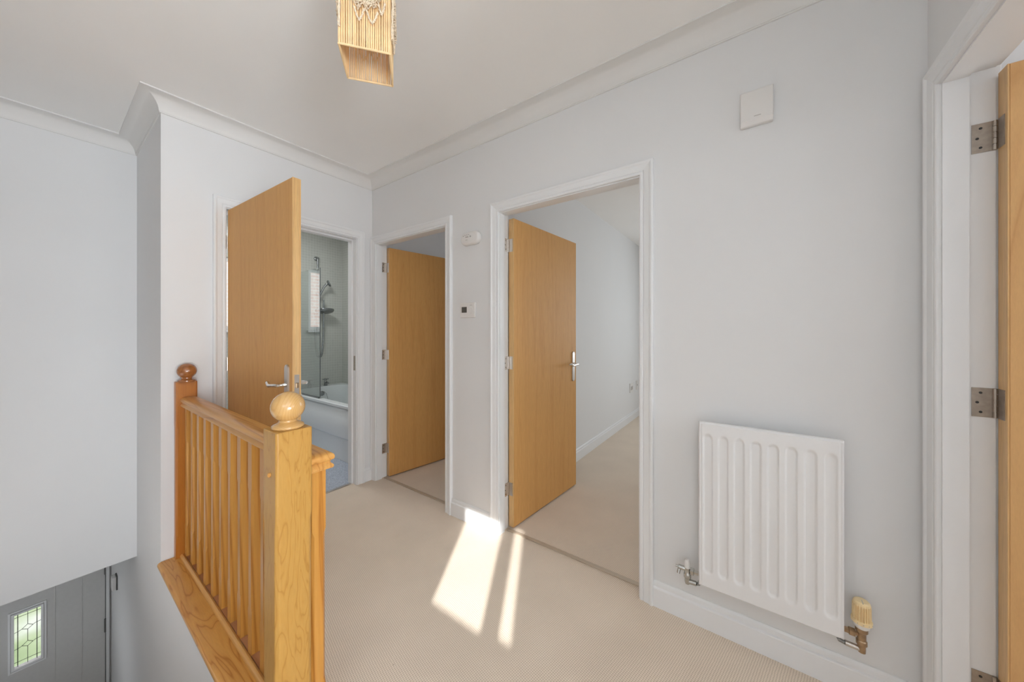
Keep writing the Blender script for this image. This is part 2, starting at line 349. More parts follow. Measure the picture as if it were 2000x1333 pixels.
# floors
EX = 0.545
fl = MB().box(XW, XR + 0.1, -3.0, 1.0, -0.22, 0).box(EX, XR + 0.1, 1.0, YA + 0.055, -0.22, 0)
fl.box(XR + 0.1, 5.6, -1.6, 1.4, -0.22, 0).box(XR + 0.1, 4.2, 1.5, YA, -0.22, 0)
st(fl, 'floor', M['carpet'], 'beige looped carpet across the landing and bedrooms', 'floor')
st(MB().box(XS + 0.1, 2.4, YA + 0.055, 4.57, -0.22, 0.002), 'floor', M['vinyl'], 'blue grey speckled vinyl floor of the bathroom', 'floor')
st(MB().box(-0.56, XS, 3.63, YH + 0.02, HALLZ - 0.1, HALLZ), 'floor', M['carpet'], 'hall floor at the foot of the stairs', 'floor')
# stair flight below the landing
sp = MB(); n = 13; ri = -HALLZ / n; go = 0.215
for k in range(1, n):
    sp.box(-0.56, XS, 1.0 + go * (k - 1), 1.0 + go * k if k < n - 1 else 3.63, -ri * k - (0.25 if k < n - 1 else 0.2), -ri * k)
st(sp, 'floor', M['carpet'], 'carpeted stair flight going down to the hall', 'stairs')
# outdoors
st(MB().box(-9, 10, 4.97, 16, HALLZ - 0.3, HALLZ - 0.15), 'ground', M['lawn'], 'green garden outside the front door', 'garden')
tag(MB().box(-5.0, 3.5, 8.6, 8.8, HALLZ - 0.15, 3.2).build('neighbour_wall', M['brick']), 'pink brick wall of the neighbouring house outside the bathroom window', 'wall', kind='structure')

# ------------------------------------------------------------------ joinery
ARCH = [(0.005, 0.0), (0.005, 0.010), (0.008, 0.0125), (0.017, 0.0125), (0.021, 0.0095), (0.025, 0.013), (0.048, 0.017), (0.054, 0.0215), (0.060, 0.0225), (0.065, 0.020), (0.067, 0.014), (0.067, 0.0)]
def ubar(mb, O, e1, nrm, W, H, prof, z0=0.0):
    """profile points (offset outwards from the opening, projection along nrm) swept up, over and down with mitred corners"""
    O, e1, nrm = Vector(O), Vector(e1), Vector(nrm)
    rings = []
    for k in range(4):
        rg = []
        for wv, p in prof:
            a = -wv if k < 2 else W + wv
            z = z0 if k in (0, 3) else H + wv
            rg.append(O + e1 * a + nrm * p + Vector((0, 0, z)))
        rings.append(rg)
    return mb.loft(rings)
LIN_BACK = [(0, 0), (0, -0.050), (0.012, -0.050), (0.012, -0.10), (0.03, -0.10), (0.03, 0)]
LIN_FRONT = [(0, 0), (0, -0.046), (-0.012, -0.046), (-0.012, -0.10), (0.03, -0.10), (0.03, 0)]
def frame(name, O, e1, nrm, W, H, lin, what, back=True):
    mb = MB(); ubar(mb, O, e1, nrm, W, H, ARCH); ubar(mb, O, e1, nrm, W, H, [(a, p - 0.0001) for a, p in lin])
    if back:
        Ob = Vector(O) - Vector(nrm) * 0.1
        ubar(mb, Ob, e1, [-c for c in nrm], W, H, [(a + 0.012, p) for a, p in ARCH])
    return st(mb, name, M['trim'], what, 'door frame')
frame('trim_1', (BX0, YA, 0), (1, 0, 0), (0, -1, 0), BX1 - BX0, BH, LIN_FRONT, 'white moulded frame around the bathroom doorway')
frame('trim_2', (XR, D2[1], 0), (0, -1, 0), (-1, 0, 0), D2[1] - D2[0], DH, LIN_BACK, 'white moulded frame around the middle doorway')
frame('trim_3', (XR, D3[1], 0), (0, -1, 0), (-1, 0, 0), D3[1] - D3[0], DH, LIN_BACK, 'white moulded frame around the bedroom doorway')
frame('trim_4', (D4[1], YD, 0), (-1, 0, 0), (0, 1, 0), D4[1] - D4[0], DH, LIN_BACK, 'white moulded frame around the nearest doorway')

def door(name, at, ang, nominal, W, T, s, z0, z1, m, label, handle=True, free_both=True, xh=None):
    """leaf along local +x; thickness on the side s"""
    y0, y1 = (0, T) if s > 0 else (-T, 0)
    d = tag(MB().box(0.003, W - 0.003, y0, y1, z0, z1).build(name, m, bevel=0.0015, seg=1), label, 'door', kind='structure')
    d.location = at; d.rotation_euler = (0, 0, ang)
    MB().box(W - 0.003, W, y0, y1, z0, z1).box(0, 0.003, y0, y1, z0, z1).build('edge_lipping', M['lipping'], d)
    for hz in (1.772, 1.018, 0.208):
        h = MB(); un = Matrix.Rotation(nominal - ang, 4, 'Z')
        h.box(-0.046, -0.006, min(-s * 0.0022, -s * 0.0034), max(-s * 0.0022, -s * 0.0034), hz, hz + 0.083, un)
        h.box(-0.0015, 0.0002, min(s * 0.004, s * 0.032), max(s * 0.004, s * 0.032), hz, hz + 0.083)
        for k in range(5):
            h.lathe([(0.0052, hz + 0.0166 * k + 0.0008), (0.0052, hz + 0.0166 * (k + 1) - 0.0008)], (-0.005, -s * 0.002, 0), 12)
        h.lathe([(0.003, hz), (0.003, hz + 0.083)], (-0.005, -s * 0.002, 0), 8)
        for k, dx in ((0.014, -0.030), (0.041, -0.036), (0.069, -0.030)):
            pass
        ho = h.build('hinge', M['steel'] if name == 'door_4' else M['satin'], d)
        sc = MB()
        for k, dx in ((0.014, -0.030), (0.041, -0.036), (0.069, -0.030)):
            yy = -s * 0.0022
            sc.lathe([(0.0034, yy), (0.0034, yy + s * 0.0006)], (dx, 0, hz + k), 10, axis='y', mt=un)
        sc.build('screw', M['dark'], ho)
    if handle:
        X = xh or W - 0.050
        for face, o in ((y1, 1), (y0, -1)):
            pb = MB()
            prof = []
            for k in range(13):
                a = PI * k / 12; prof.append((0.019 * math.cos(a), 1.080 + 0.019 * math.sin(a)))
            for k in range(13):
                a = PI + PI * k / 12; prof.append((0.019 * math.cos(a), 0.880 + 0.019 * math.sin(a)))
            pb.loft([[(X + px, face, pz) for px, pz in prof], [(X + px, face + o * 0.006, pz) for px, pz in prof], [(X + px * 0.85, face + o * 0.009, 0.98 + (pz - 0.98) * 0.975) for px, pz in prof]])
            hp = pb.build('handle_plate', M['satin'], d, smooth=True)
            lv = MB(); f = face
            lv.lathe([(0.011, 0.006), (0.011, 0.014), (0.008, 0.018), (0.008, 0.045)], (0, 0, 0), 16, axis='y', mt=Matrix.Translation((X, f, 1.0)) @ Matrix.Scale(o, 4, (0, 1, 0)))
            pts = [(0.004, 0.046, 0), (-0.012, 0.050, 0), (-0.035, 0.050, -0.001), (-0.060, 0.050, -0.004), (-0.078, 0.050, -0.006), (-0.092, 0.049, -0.001), (-0.104, 0.047, 0.006), (-0.116, 0.044, 0.007), (-0.126, 0.040, 0.001)]
            lv.tube([(X + a, f + o * b, 1.0 + c) for a, b, c in pts], [0.008, 0.0085, 0.008, 0.0085, 0.0095, 0.009, 0.0085, 0.007, 0.004], 12)
            lv.build('lever_handle', M['chrome'], hp, smooth=True)
        MB().box(W - 0.0005, W + 0.0012, (y0 + y1) / 2 - 0.011, (y0 + y1) / 2 + 0.011, 0.90, 1.05).build('lock_plate', M['satin'], d)
        MB().box(W + 0.0012, W + 0.009, (y0 + y1) / 2 - 0.007, (y0 + y1) / 2 + 0.007, 0.985, 1.010).build('latch_bolt', M['brass'], d, bevel=0.002)
    return d
d1 = door('door_1', (0.676, 2.640, 0), R(-87.5), R(-90), 0.826, 0.038, 1, 0.012, 2.012, M['veneer'], 'wood veneer bathroom door swung out over the landing')
door('door_2', (1.757, 2.591, 0), R(-8.5), 0, 0.815, 0.040, -1, 0.010, 1.983, M['veneer'], 'wood veneer door standing open into the middle room', )
door('door_3', (1.757, 1.279, 0), R(-4.4), 0, 0.800, 0.040, -1, 0.010, 1.983, M['veneer'], 'wood veneer bedroom door open beside the sunlit carpet')
door('door_4', (1.557, -0.559, 0), R(-90), R(-90), 0.815, 0.042, -1, 0.010, 1.983, M['veneer4'], 'golden wood door open beside three large hinges, nearest the viewer')
# thumb turn on the bathroom side of door 1, strike plate on its frame
MB().lathe([(0.016, 0.0), (0.016, 0.008), (0.012, 0.012)], (0, 0, 0), 18, axis='y', mt=Matrix.Translation((0.776, 0.0382, 0.925))).box(0.772, 0.780, 0.048, 0.066, 0.905, 0.945).build('thumb_turn', M['chrome'], d1, bevel=0.002)
tag(MB().box(BX1 - 0.0015, BX1 - 0.0001, YA + 0.010, YA + 0.034, 0.94, 1.06).build('strike_plate', M['steel']), 'steel strike plate let into the bathroom door frame', 'strike plate')
# thresholds
st(MB().box(1.716, 1.742, D3[0], D3[1], 0, 0.006), 'trim_5', M['strip'], 'carpet bar across the bedroom doorway', 'threshold bar', bevel=0.003)
st(MB().box(1.716, 1.742, D2[0], D2[1], 0, 0.006), 'trim_6', M['strip'], 'carpet bar across the middle doorway', 'threshold bar', bevel=0.003)
st(MB().box(BX0 + 0.013, BX1 - 0.013, YA + 0.042, YA + 0.068, 0.0, 0.007), 'trim_7', M['satin'], 'metal strip between carpet and bathroom vinyl', 'threshold bar', bevel=0.003)

SK = [(0, 0), (0.016, 0), (0.016, 0.083), (0.0145, 0.0875), (0.0095, 0.091), (0.0095, 0.101), (0.0085, 0.107), (0.004, 0.1145), (0, 0.115)]
def skirt(name, a, b, nrm, label):
    a, b, nrm = Vector((*a, 0)), Vector((*b, 0)), Vector((*nrm, 0))
    mb = MB(); mb.loft([[p + nrm * q[0] + Vector((0, 0, q[1])) for q in SK] for p in (a, b)])
    st(mb, name, M['trim'], label, 'skirting board')
skirt('baseboard_right', (XR, D3[0] - 0.067), (XR, YD), (-1, 0), 'white skirting board beneath the radiator')
skirt('baseboard_middle', (XR, D2[0] - 0.067), (XR, D3[1] + 0.067), (-1, 0), 'short white skirting board between two doorways')
skirt('baseboard_back', (BX1 + 0.067, YA), (XR - 0.0, YA), (0, -1), 'stub of skirting in the far landing corner')
skirt('baseboard_bedroom', (XR + 0.18, 1.40), (5.6, 1.40), (0, -1), 'white skirting board along the bedroom wall')
skirt('baseboard_box_room', (XR + 0.1, YA), (4.2, YA), (0, -1), 'white skirting board in the middle room')
skirt('baseboard_near', (D4[0] - 0.07, YD), (0.35, YD), (0, 1), 'white skirting board along the near wall')

# coving, one mitred run round the landing ceiling
cove = [(0, -0.086), (0.007, -0.086), (0.007, -0.080)]
for k in range(9):
    a = PI / 2 * k / 8; cove.append((0.082 - 0.073 * math.cos(a), -0.080 + 0.073 * math.sin(a)))
cove += [(0.088, -0.007), (0.088, 0), (0, 0)]
loop = [(-0.56, YL), (XS, YL), (XS, YA), (XR, YA), (XR, YD), (0.35, YD), (0.35, -3.0), (XW, -3.0), (XW, 1.0), (-0.56, 1.0)]
rings = []
for i, p in enumerate(loop):
    a, b = Vector(loop[i - 1]), Vector(loop[(i + 1) % len(loop)]); p = Vector(p)
    t1, t2 = (p - a).normalized(), (b - p).normalized()
    n1, n2 = Vector((t1.y, -t1.x)), Vector((t2.y, -t2.x))
    m_ = (n1 + n2) / (1 + n1.dot(n2))
    rings.append([(p.x + m_.x * q, p.y + m_.y * q, ZC + z) for q, z in cove])
rings.append(rings[0])
cm = MB()
vr = [[cm.bm.verts.new(p) for p in r] for r in rings[:-1]]
for i in range(len(vr)):
    a, b = vr[i], vr[(i + 1) % len(vr)]
    for j in range(len(cove)):
        k = (j + 1) % len(cove); cm.poly([a[j], a[k], b[k], b[j]])
st(cm, 'trim_8', M['cove'], 'white concave coving round the landing ceiling', 'coving', smooth=True)

# ------------------------------------------------------------------ windows
def window(name, plane, axis, a0, a1, z0, z1, mull, m, label, depth=0.06):
    e = tag(empty(name), label, 'window', kind='structure')
    f = MB()
    def b(p, q, zz0, zz1, t=depth):
        if axis == 'x': f.box(plane - t, plane, p, q, zz0, zz1)
        else: f.box(p, q, plane, plane + t, zz0, zz1)
    t = 0.045
    b(a0 - t, a0, z0 - t, z1 + t); b(a1, a1 + t, z0 - t, z1 + t); b(a0, a1, z0 - t, z0); b(a0, a1, z1, z1 + t)
    for p, q in mull: b(p, q, z0, z1)
    f.build('window_frame', m, e, bevel=0.003)
    return e
e = tag(empty('window_1'), 'small two light window behind the viewer letting in the sun', 'window', kind='structure')
f = MB()
f.box(XW - 0.08, XW - 0.03, WY[0] + 0.0, WY[1] - 0.0, WZ[0] - 0.0, WZ[0] + 0.012).box(XW - 0.08, XW - 0.03, WY[0], WY[1], WZ[1] - 0.012, WZ[1])
f.box(XW - 0.08, XW - 0.03, -0.367, -0.300, WZ[0] + 0.012, WZ[1] - 0.012)
f.build('window_frame', M['upvc'], e)
MB().box(XW - 0.062, XW - 0.04, -0.125, -0.013, WZ[0] + 0.0121, WZ[0] + 0.036).build('sun_patch_blocker', M['upvc'], e)  # unseen block added to notch the lower edge of the sun patch
MB().box(XW - 0.062, XW - 0.04, WY[0], -0.3672, WZ[0] + 0.0121, WZ[0] + 0.075).build('sun_strip_blocker', M['upvc'], e)  # unseen block added to shorten the second strip of sun
MB().box(XW - 0.058, XW - 0.054, WY[0], WY[1], WZ[0], WZ[1]).build('pane', M['pane'], e)
MB().box(XW - 0.02, XW + 0.05, WY[0] - 0.03, WY[1] + 0.03, WZ[0] - 0.03, WZ[0] - 0.002).build('window_sill', M['upvc'], e, bevel=0.004)

e = tag(empty('window_2'), 'bathroom window of plain glass beside the shower', 'window', kind='structure')
f = MB(); a0, a1, z0, z1 = BW; t = 0.04
f.box(a0, a1, 4.60, 4.65, z0, z0 + t).box(a0, a1, 4.60, 4.65, z1 - t, z1).box(a0, a0 + t, 4.60, 4.65, z0 + t, z1 - t).box(a1 - t, a1, 4.60, 4.65, z0 + t, z1 - t)
f.box(0.985, 1.03, 4.60, 4.65, z0 + t, z1 - t)
f.build('window_frame', M['upvc'], e, bevel=0.003)
MB().box(a0 + t, a1 - t, 4.623, 4.627, z0 + t, z1 - t).build('pane', M['pane'], e)
MB().box(a0 - 0.02, a1 + 0.02, 4.53, 4.598, z0 - 0.028, z0 - 0.002).build('window_sill', M['upvc'], e, bevel=0.004)

# ------------------------------------------------------------------ front door in the hall below
fd = empty('door_5', (0, YH, HALLZ)); tag(fd, 'grey front door down in the hall with a leaded glass light', 'door', kind='structure')
LX0, LX1 = -0.480, 0.350
gx0, gx1, gz0, gz1 = -0.120, 0.006, -1.465 - HALLZ, -1.035 - HALLZ
DT = -0.70 - HALLZ
lf = wall_with_openings(MB(), 'y', 0.0, 0.044, LX0, LX1, 0.01, DT, [(gx0 - 0.01, gx1 + 0.01, gz0 - 0.01, gz1 + 0.01)])
leaf = lf.build('door_leaf', M['frontdoor'], fd)
gr = MB()
for x in (-0.33, -0.19, 0.075, 0.218): gr.box(x - 0.003, x + 0.003, -0.003, 0.001, 0.1, DT - 0.05)
gr.build('plank_bead', M['frontdoor'], leaf, bevel=0.001, seg=1)
def rect_ring(mb, x0, x1, z0, z1, wd, y0, y1):
    mb.box(x0 - wd, x0, y0, y1, z0 - wd, z1 + wd).box(x1, x1 + wd, y0, y1, z0 - wd, z1 + wd).box(x0, x1, y0, y1, z0 - wd, z0).box(x0, x1, y0, y1, z1, z1 + wd); return mb
mo = MB(); rect_ring(mo, gx0, gx1, gz0, gz1, 0.014, -0.012, 0.03); rect_ring(mo, gx0 - 0.016, gx1 + 0.016, gz0 - 0.02, gz1 + 0.02, 0.012, -0.007, 0.002)
mo.build('glazing_bead', M['upvc'], leaf, bevel=0.002)
pn = MB().box(gx0, gx1, 0.018, 0.022, gz0, gz1).build('glass_pane', M['pane'], leaf)
ld = MB(); W_, H_ = gx1 - gx0, gz1 - gz0
def G(u, v): return (gx0 + W_ * u, 0.012, gz0 + H_ * v)
def came(*p, r=0.0017): ld.tube([G(*q) for q in p], r, 6)
for u in (0.13, 0.85): came((u, 0.0), (u, 1.0), r=0.0025)
for v in (0.085, 0.93): came((0.0, v), (1.0, v))
for v in (0.36, 0.68):
    came((0.50, v + 0.055), (0.70, v + 0.005)); came((0.70, v + 0.005), (0.50, v - 0.045)); came((0.50, v - 0.045), (0.28, v - 0.005)); came((0.28, v - 0.005), (0.50, v + 0.055))
    came((0.70, v + 0.005), (0.78, v + 0.02), (1.0, v + 0.03)); came((0.28, v - 0.005), (0.18, v - 0.018), (0.0, v - 0.03))
came((0.5, 0.0), (0.5, 0.315)); came((0.5, 0.415), (0.5, 0.635)); came((0.5, 0.735), (0.5, 1.0))
ld.build('leading', M['lead'], leaf)
fr = MB(); fr.box(0.3545, 0.3745, -0.02, 0.02, 0, DT + 0.06).box(-0.50, -0.482, -0.02, 0.06, 0, DT + 0.06).box(-0.482, 0.3545, -0.02, 0.06, DT + 0.006, DT + 0.06)
fr.build('door_frame', M['trim'], fd, bevel=0.002)
MB().box(0.3505, 0.3540, 0.004, 0.03, 0, DT).build('rubber_seal', M['dark'], fd)
for hz in (-0.90, -1.43):
    MB().lathe([(0.009, hz - HALLZ - 0.07), (0.009, hz - HALLZ + 0.05)], (0.352, -0.010, 0), 12).build('hinge', M['darkchrome'], fd)
b = tag(empty('alarm_sounder', (XS - 0.0001, 4.41, -0.888)), 'small pale box fixed to the hall wall beside the front door hinges', 'wall unit')
MB().box(-0.032, -0.008, 0, 0.075, -0.054, 0.054).build('housing', M['plastic'], b, bevel=0.003)
MB().box(-0.0078, 0, -0.003, 0.078, -0.057, 0.057).build('back_plate', M['lcd'], b)

# ------------------------------------------------------------------ banister
RX = 0.4935      # centre line of the rail
ban = empty('banister', (RX, 1.9, 0)); tag(ban, 'varnished pine landing banister with two ball topped newel posts', 'banister')
def P_(o): o.matrix_parent_inverse = Matrix.Translation((-RX, -1.9, 0)); return o
def sq(cx, cy, hx, hy, c, z):
    return [(cx + a, cy + b_, z) for a, b_ in ((-hx + c, -hy), (hx - c, -hy), (hx, -hy + c), (hx, hy - c), (hx - c, hy), (-hx + c, hy), (-hx, hy - c), (-hx, -hy + c))]
BH0 = 0.0205
def post(cx, cy, hx, hy, zs, c0, c1):
    mb = MB(); mb.loft([sq(cx, cy, hx, hy, (c1 if k else c0), z) for z, k in zs]); return mb
# near newel
NX, NY, NH = 0.4190, 1.0985, 0.0470
nw = P_(post(NX, NY, NH, NH - 0.0005, [(-0.45, 0), (0.10, 0), (0.125, 1), (0.715, 1), (0.74, 0), (0.983, 0)], 0.004, 0.009).build('newel_post', M['newel'], ban, bevel=0.003))
nw['label'] = 'golden full newel post at the head of the stairs'
tp = MB()
def finial_prof(k=1.0):
    pr = [(0.038, 0.0), (0.0405, 0.003), (0.0405, 0.008), (0.037, 0.0115), (0.028, 0.0150), (0.0225, 0.0185)]
    rr = 0.0432; cz = 0.0605
    a0 = math.asin(0.0225 / rr)
    for j in range(15):
        a = PI - a0 - (PI - a0) * j / 14; pr.append((rr * math.sin(a), cz + rr * math.cos(a)))
    return pr
M['ball'] = turned('turned_ringed_pine', (0.515, 0.29, 0.10), (0.56, 0.33, 0.12))
f1 = P_(MB().lathe(finial_prof(), (NX, NY, 0.983), 40).build('ball_finial', M['ball'], nw, smooth=True)); f1.matrix_parent_inverse = Matrix.Identity(4)
f1['label'] = 'pale turned ball finial'
pk = MB().lathe([(0.0068, 0), (0.0066, -0.003), (0.004, -0.0055), (0.0002, -0.0065)], (NX - NH, NY - 0.005, 0.862), 16, axis='x').build('bolt_cover', M['rail'], nw, smooth=True)
# far half newel against the back wall
FX, FY0 = 0.4835, 2.604
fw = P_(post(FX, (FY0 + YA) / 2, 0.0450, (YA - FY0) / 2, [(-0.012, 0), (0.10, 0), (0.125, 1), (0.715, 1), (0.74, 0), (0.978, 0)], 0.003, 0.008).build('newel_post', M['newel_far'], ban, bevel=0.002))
fw['label'] = 'shade tinted dark reddish half newel post against the wall'
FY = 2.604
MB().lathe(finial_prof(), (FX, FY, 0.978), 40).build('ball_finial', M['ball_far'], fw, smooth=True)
# handrail: runs to a mitre and returns to the near newel
RP = [(0.0, 0.0), (0.028, 0.0), (0.0345, 0.0025), (0.0370, 0.008), (0.0350, 0.0135), (0.0305, 0.0170), (0.0285, 0.0215), (0.0300, 0.0255), (0.0365, 0.0290), (0.0385, 0.0355), (0.0370, 0.0430), (0.0310, 0.0490), (0.0200, 0.0530), (0.0, 0.0545)]
full = RP + [(-x, z) for x, z in RP[-2:0:-1]]
RZ = 0.8385; EY = 1.0925
hr = MB()
hr.loft([[(RX + x, FY0, RZ + z) for x, z in full], [(RX + x, EY - x, RZ + z) for x, z in full], [(NX + NH - 0.002, EY - x, RZ + z) for x, z in full]])
P_(hr.build('handrail', M['rail'], ban, smooth=True))
# nosing board and base rail on it
ns = MB(); pr = [(0.372, -0.014), (0.3735, -0.008), (0.378, -0.003), (0.386, -0.0005), (0.545, 0.0), (0.545, -0.030), (0.380, -0.030), (0.3735, -0.024), (0.372, -0.020)]
ns.loft([[(x, y, z - 0.004) for x, z in pr] for y in (1.00, YA - 0.008)])
P_(ns.build('nosing_board', M['nosing'], ban, smooth=True))
br = MB(); BR = [(-0.0385, 0.0), (-0.0385, 0.010), (-0.0345, 0.0165), (-0.029, 0.019), (-0.0235, 0.0165), (-0.0225, 0.012), (0.0225, 0.012), (0.0235, 0.0165), (0.029, 0.019), (0.0345, 0.0165), (0.0385, 0.010), (0.0385, 0.0)]
br.loft([[(RX + x, y, z - 0.004) for x, z in BR] for y in (1.05, FY0)])
P_(br.build('base_rail', M['rail'], ban, smooth=True))
bh = 0.0205; first = None
ys = [1.0735 + bh + 0.1232 * k for k in range(13)]
for k, y in enumerate(ys):
    if first is None:
        mb = MB(); mb.loft([sq(0, 0, bh, bh, 0.0010 if not q else 0.0075, z) for z, q in [(0.008, 0), (0.178, 0), (0.196, 1), (0.640, 1), (0.658, 0), (RZ, 0)]])
        first = P_(mb.build('baluster', M['pine'], ban)); first.location = (RX, y, 0)
    else:
        o = first.copy(); C.objects.link(o); o.location = (RX, y, 0)
for a, b_ in zip(ys, ys[1:]): P_(MB().box(RX - 0.021, RX + 0.021, a + bh + 0.0005, b_ - bh - 0.0005, 0.008, 0.016).build('spacer_fillet', M['fillet'], ban))

# ------------------------------------------------------------------ radiator
rx = 1.568; ry0, ry1, rz0, rz1 = -0.251, 0.181, 0.222, 0.892
rad = tag(empty('radiator', (1.60, -0.035, rz0)), 'white fluted panel radiator on the landing wall', 'radiator')
def RB(mb, name, m, parent=None, **k):
    o = mb.build(name, m, parent or rad, **k)
    if parent is None: o.matrix_parent_inverse = Matrix.Translation((-1.60, 0.035, -rz0))
    return o
mb = MB(); NYG, NZG = 176, 110; pitch = (ry1 - ry0) / 8.3
def flute(y, z):
    u = (y - ry0) / (ry1 - ry0) * 8.3 - 0.15; k = math.floor(u); fr_ = (u - k - 0.5) * pitch
    if k < 0 or k > 7: return 0
    hw = 0.0175; zl, zh = rz0 + 0.062, rz1 - 0.050
    dz = 0 if zl + hw < z < zh - hw else (zl + hw - z if z <= zl + hw else z - (zh - hw))
    dd = math.hypot(max(0, abs(fr_) - 0.001), dz * 0.8)
    t = min(1, max(0, (hw - dd) / 0.0065)); return 0.0052 * t * t * (3 - 2 * t)
gv = []
for j in range(NZG + 1):
    z = rz0 + (rz1 - rz0) * j / NZG; row = []
    for i in range(NYG + 1):
        y = ry0 + (ry1 - ry0) * i / NYG
        e_ = min(y - ry0, ry1 - y, z - rz0, rz1 - z); rd = 0.006 * (1 - min(1, e_ / 0.006)) ** 2
        seam = 0.0015 if abs(min(y - ry0, ry1 - y) - 0.009) < 0.002 else 0
        row.append(mb.bm.verts.new((rx + flute(y, z) + rd + seam, y, z)))
    gv.append(row)
for j in range(NZG):
    for i in range(NYG): mb.poly([gv[j][i], gv[j][i + 1], gv[j + 1][i + 1], gv[j + 1][i]])
bk = [mb.bm.verts.new((rx + 0.022, y, z)) for y, z in ((ry0, rz0), (ry1, rz0), (ry1, rz1), (ry0, rz1))]
mb.poly([bk[3], bk[2], bk[1], bk[0]])
mb.poly([bk[0], bk[1]] + gv[0][::-1]); mb.poly([bk[2], bk[3]] + gv[-1])
mb.poly([bk[1], bk[2]] + [r[-1] for r in gv][::-1]); mb.poly([bk[3], bk[0]] + [r[0] for r in gv])
RB(mb, 'front_panel', M['rad'], smooth=True)
RB(MB().box(rx + 0.0225, rx + 0.045, ry0 + 0.012, ry1 - 0.012, rz0 + 0.01, rz1 - 0.012), 'convector', M['rad'])
for y in (ry0 + 0.07, ry1 - 0.07): RB(MB().box(rx + 0.045, XR, y - 0.012, y + 0.012, rz0 + 0.06, rz1 - 0.05), 'wall_bracket', M['rad'])
# thermostatic valve
tx, ty = 1.600, -0.297
body = MB()
body.lathe([(0.010, 0.188), (0.0105, 0.195), (0.0105, 0.212), (0.014, 0.214), (0.014, 0.226), (0.0115, 0.229), (0.0115, 0.250), (0.014, 0.256), (0.016, 0.258), (0.016, 0.270), (0.012, 0.272)], (tx, ty, 0), 24)
body.lathe([(0.008, 0), (0.008, 0.016), (0.0135, 0.016), (0.0135, 0.030), (0.010, 0.032), (0.009, 0.046)], (tx, ty, 0.244), 6, axis='y')
vb = RB(body, 'thermostatic_valve', M['brass'], smooth=True); vb['label'] = 'brass valve body with a cream thermostat head'
def sub(mb, name, m, parent, **k): return mb.build(name, m, parent, **k)
sub(MB().tube([(tx, ty, 0.196), (tx, ty + 0.014, 0.197), (tx, ty + 0.040, 0.198)], 0.0085, 14), 'pipe_elbow', M['satin'], vb, smooth=True)
sub(MB().tube([(tx, ty + 0.040, 0.198), (tx + 0.003, ty + 0.052, 0.198), (tx + 0.030, ty + 0.056, 0.198), (XR, ty + 0.056, 0.198)], 0.0072, 12), 'feed_pipe', M['darkchrome'], vb, smooth=True)
sub(MB().lathe([(0.0165, 0.2702), (0.0195, 0.274), (0.0205, 0.283), (0.0205, 0.287)], (tx, ty, 0), 28), 'collar', M['plastic'], vb, smooth=True)
hd = MB(); rings = []
for z, r, gd in ((0.2872, 0.0245, 0), (0.2885, 0.0262, 0), (0.2980, 0.0262, 0), (0.2990, 0.0245, 0), (0.3000, 0.0238, 1), (0.3430, 0.0232, 1), (0.3480, 0.0225, 0.3), (0.3560, 0.0205, 0), (0.3600, 0.0165, 0), (0.3610, 0.001, 0)):
    rg = []
    for i in range(88):
        a = 2 * PI * i / 88; q = 1 if (i % 4) in (0, 1) else 0
        rr = r - gd * 0.0048 * q; rg.append((tx + rr * math.cos(a), ty + rr * math.sin(a), z))
    rings.append(rg)
hd.loft(rings)
vh = sub(hd, 'thermostat_head', M['cream'], vb)
sub(MB().box(tx - 0.019, tx + 0.0, ty - 0.0008, ty + 0.0008, 0.3585, 0.3614), 'pointer_line', M['plasticgrey'], vb)
mk = MB()
for a in (150, 180, 210, 240):
    c = (tx + 0.0262 * math.cos(R(a)), ty + 0.0262 * math.sin(R(a)), 0.2932); mk.lathe([(0.0016, -0.0003), (0.0016, 0.0005)], c, 8, axis='x')
sub(mk, 'setting_mark', M['plasticgrey'], vb)
# lockshield valve with drain cock
lx, ly = 1.600, 0.226
body = MB()
body.lathe([(0.009, 0.190), (0.011, 0.198), (0.011, 0.214), (0.014, 0.217), (0.014, 0.232), (0.0115, 0.236), (0.0115, 0.257)], (lx, ly, 0), 20)
body.lathe([(0.006, 0.0), (0.006, -0.012), (0.0155, -0.012), (0.0155, -0.024), (0.009, -0.026), (0.009, -0.045)], (lx, ly, 0.248), 6, axis='y')
body.lathe([(0.0085, 0.004), (0.0095, 0.010), (0.0095, 0.034), (0.0045, 0.036), (0.0045, 0.046)], (lx, ly, 0.249), 16, axis='y')
body.tube([(lx, ly + 0.030, 0.247), (lx - 0.006, ly + 0.032, 0.236), (lx - 0.010, ly + 0.033, 0.226)], 0.0065, 10)
lb = RB(body, 'lockshield_valve', M['oldchrome'], smooth=True); lb['label'] = 'chrome valve with a white cap and drain spur'
sub(MB().lathe([(0.0115, 0.2575), (0.0122, 0.262), (0.0115, 0.281), (0.0080, 0.291), (0.0010, 0.294)], (lx, ly, 0), 20), 'valve_cap', M['plastic'], lb, smooth=True)
sub(MB().tube([(lx, ly, 0.200), (lx, ly - 0.010, 0.201), (lx, ly - 0.034, 0.203)], 0.0098, 14), 'pipe_elbow', M['oldchrome'], lb, smooth=True)
sub(MB().tube([(lx, ly - 0.034, 0.203), (lx + 0.004, ly - 0.042, 0.203), (lx + 0.03, ly - 0.045, 0.203), (XR, ly - 0.045, 0.203)], 0.0068, 12), 'feed_pipe', M['darkchrome'], lb, smooth=True)

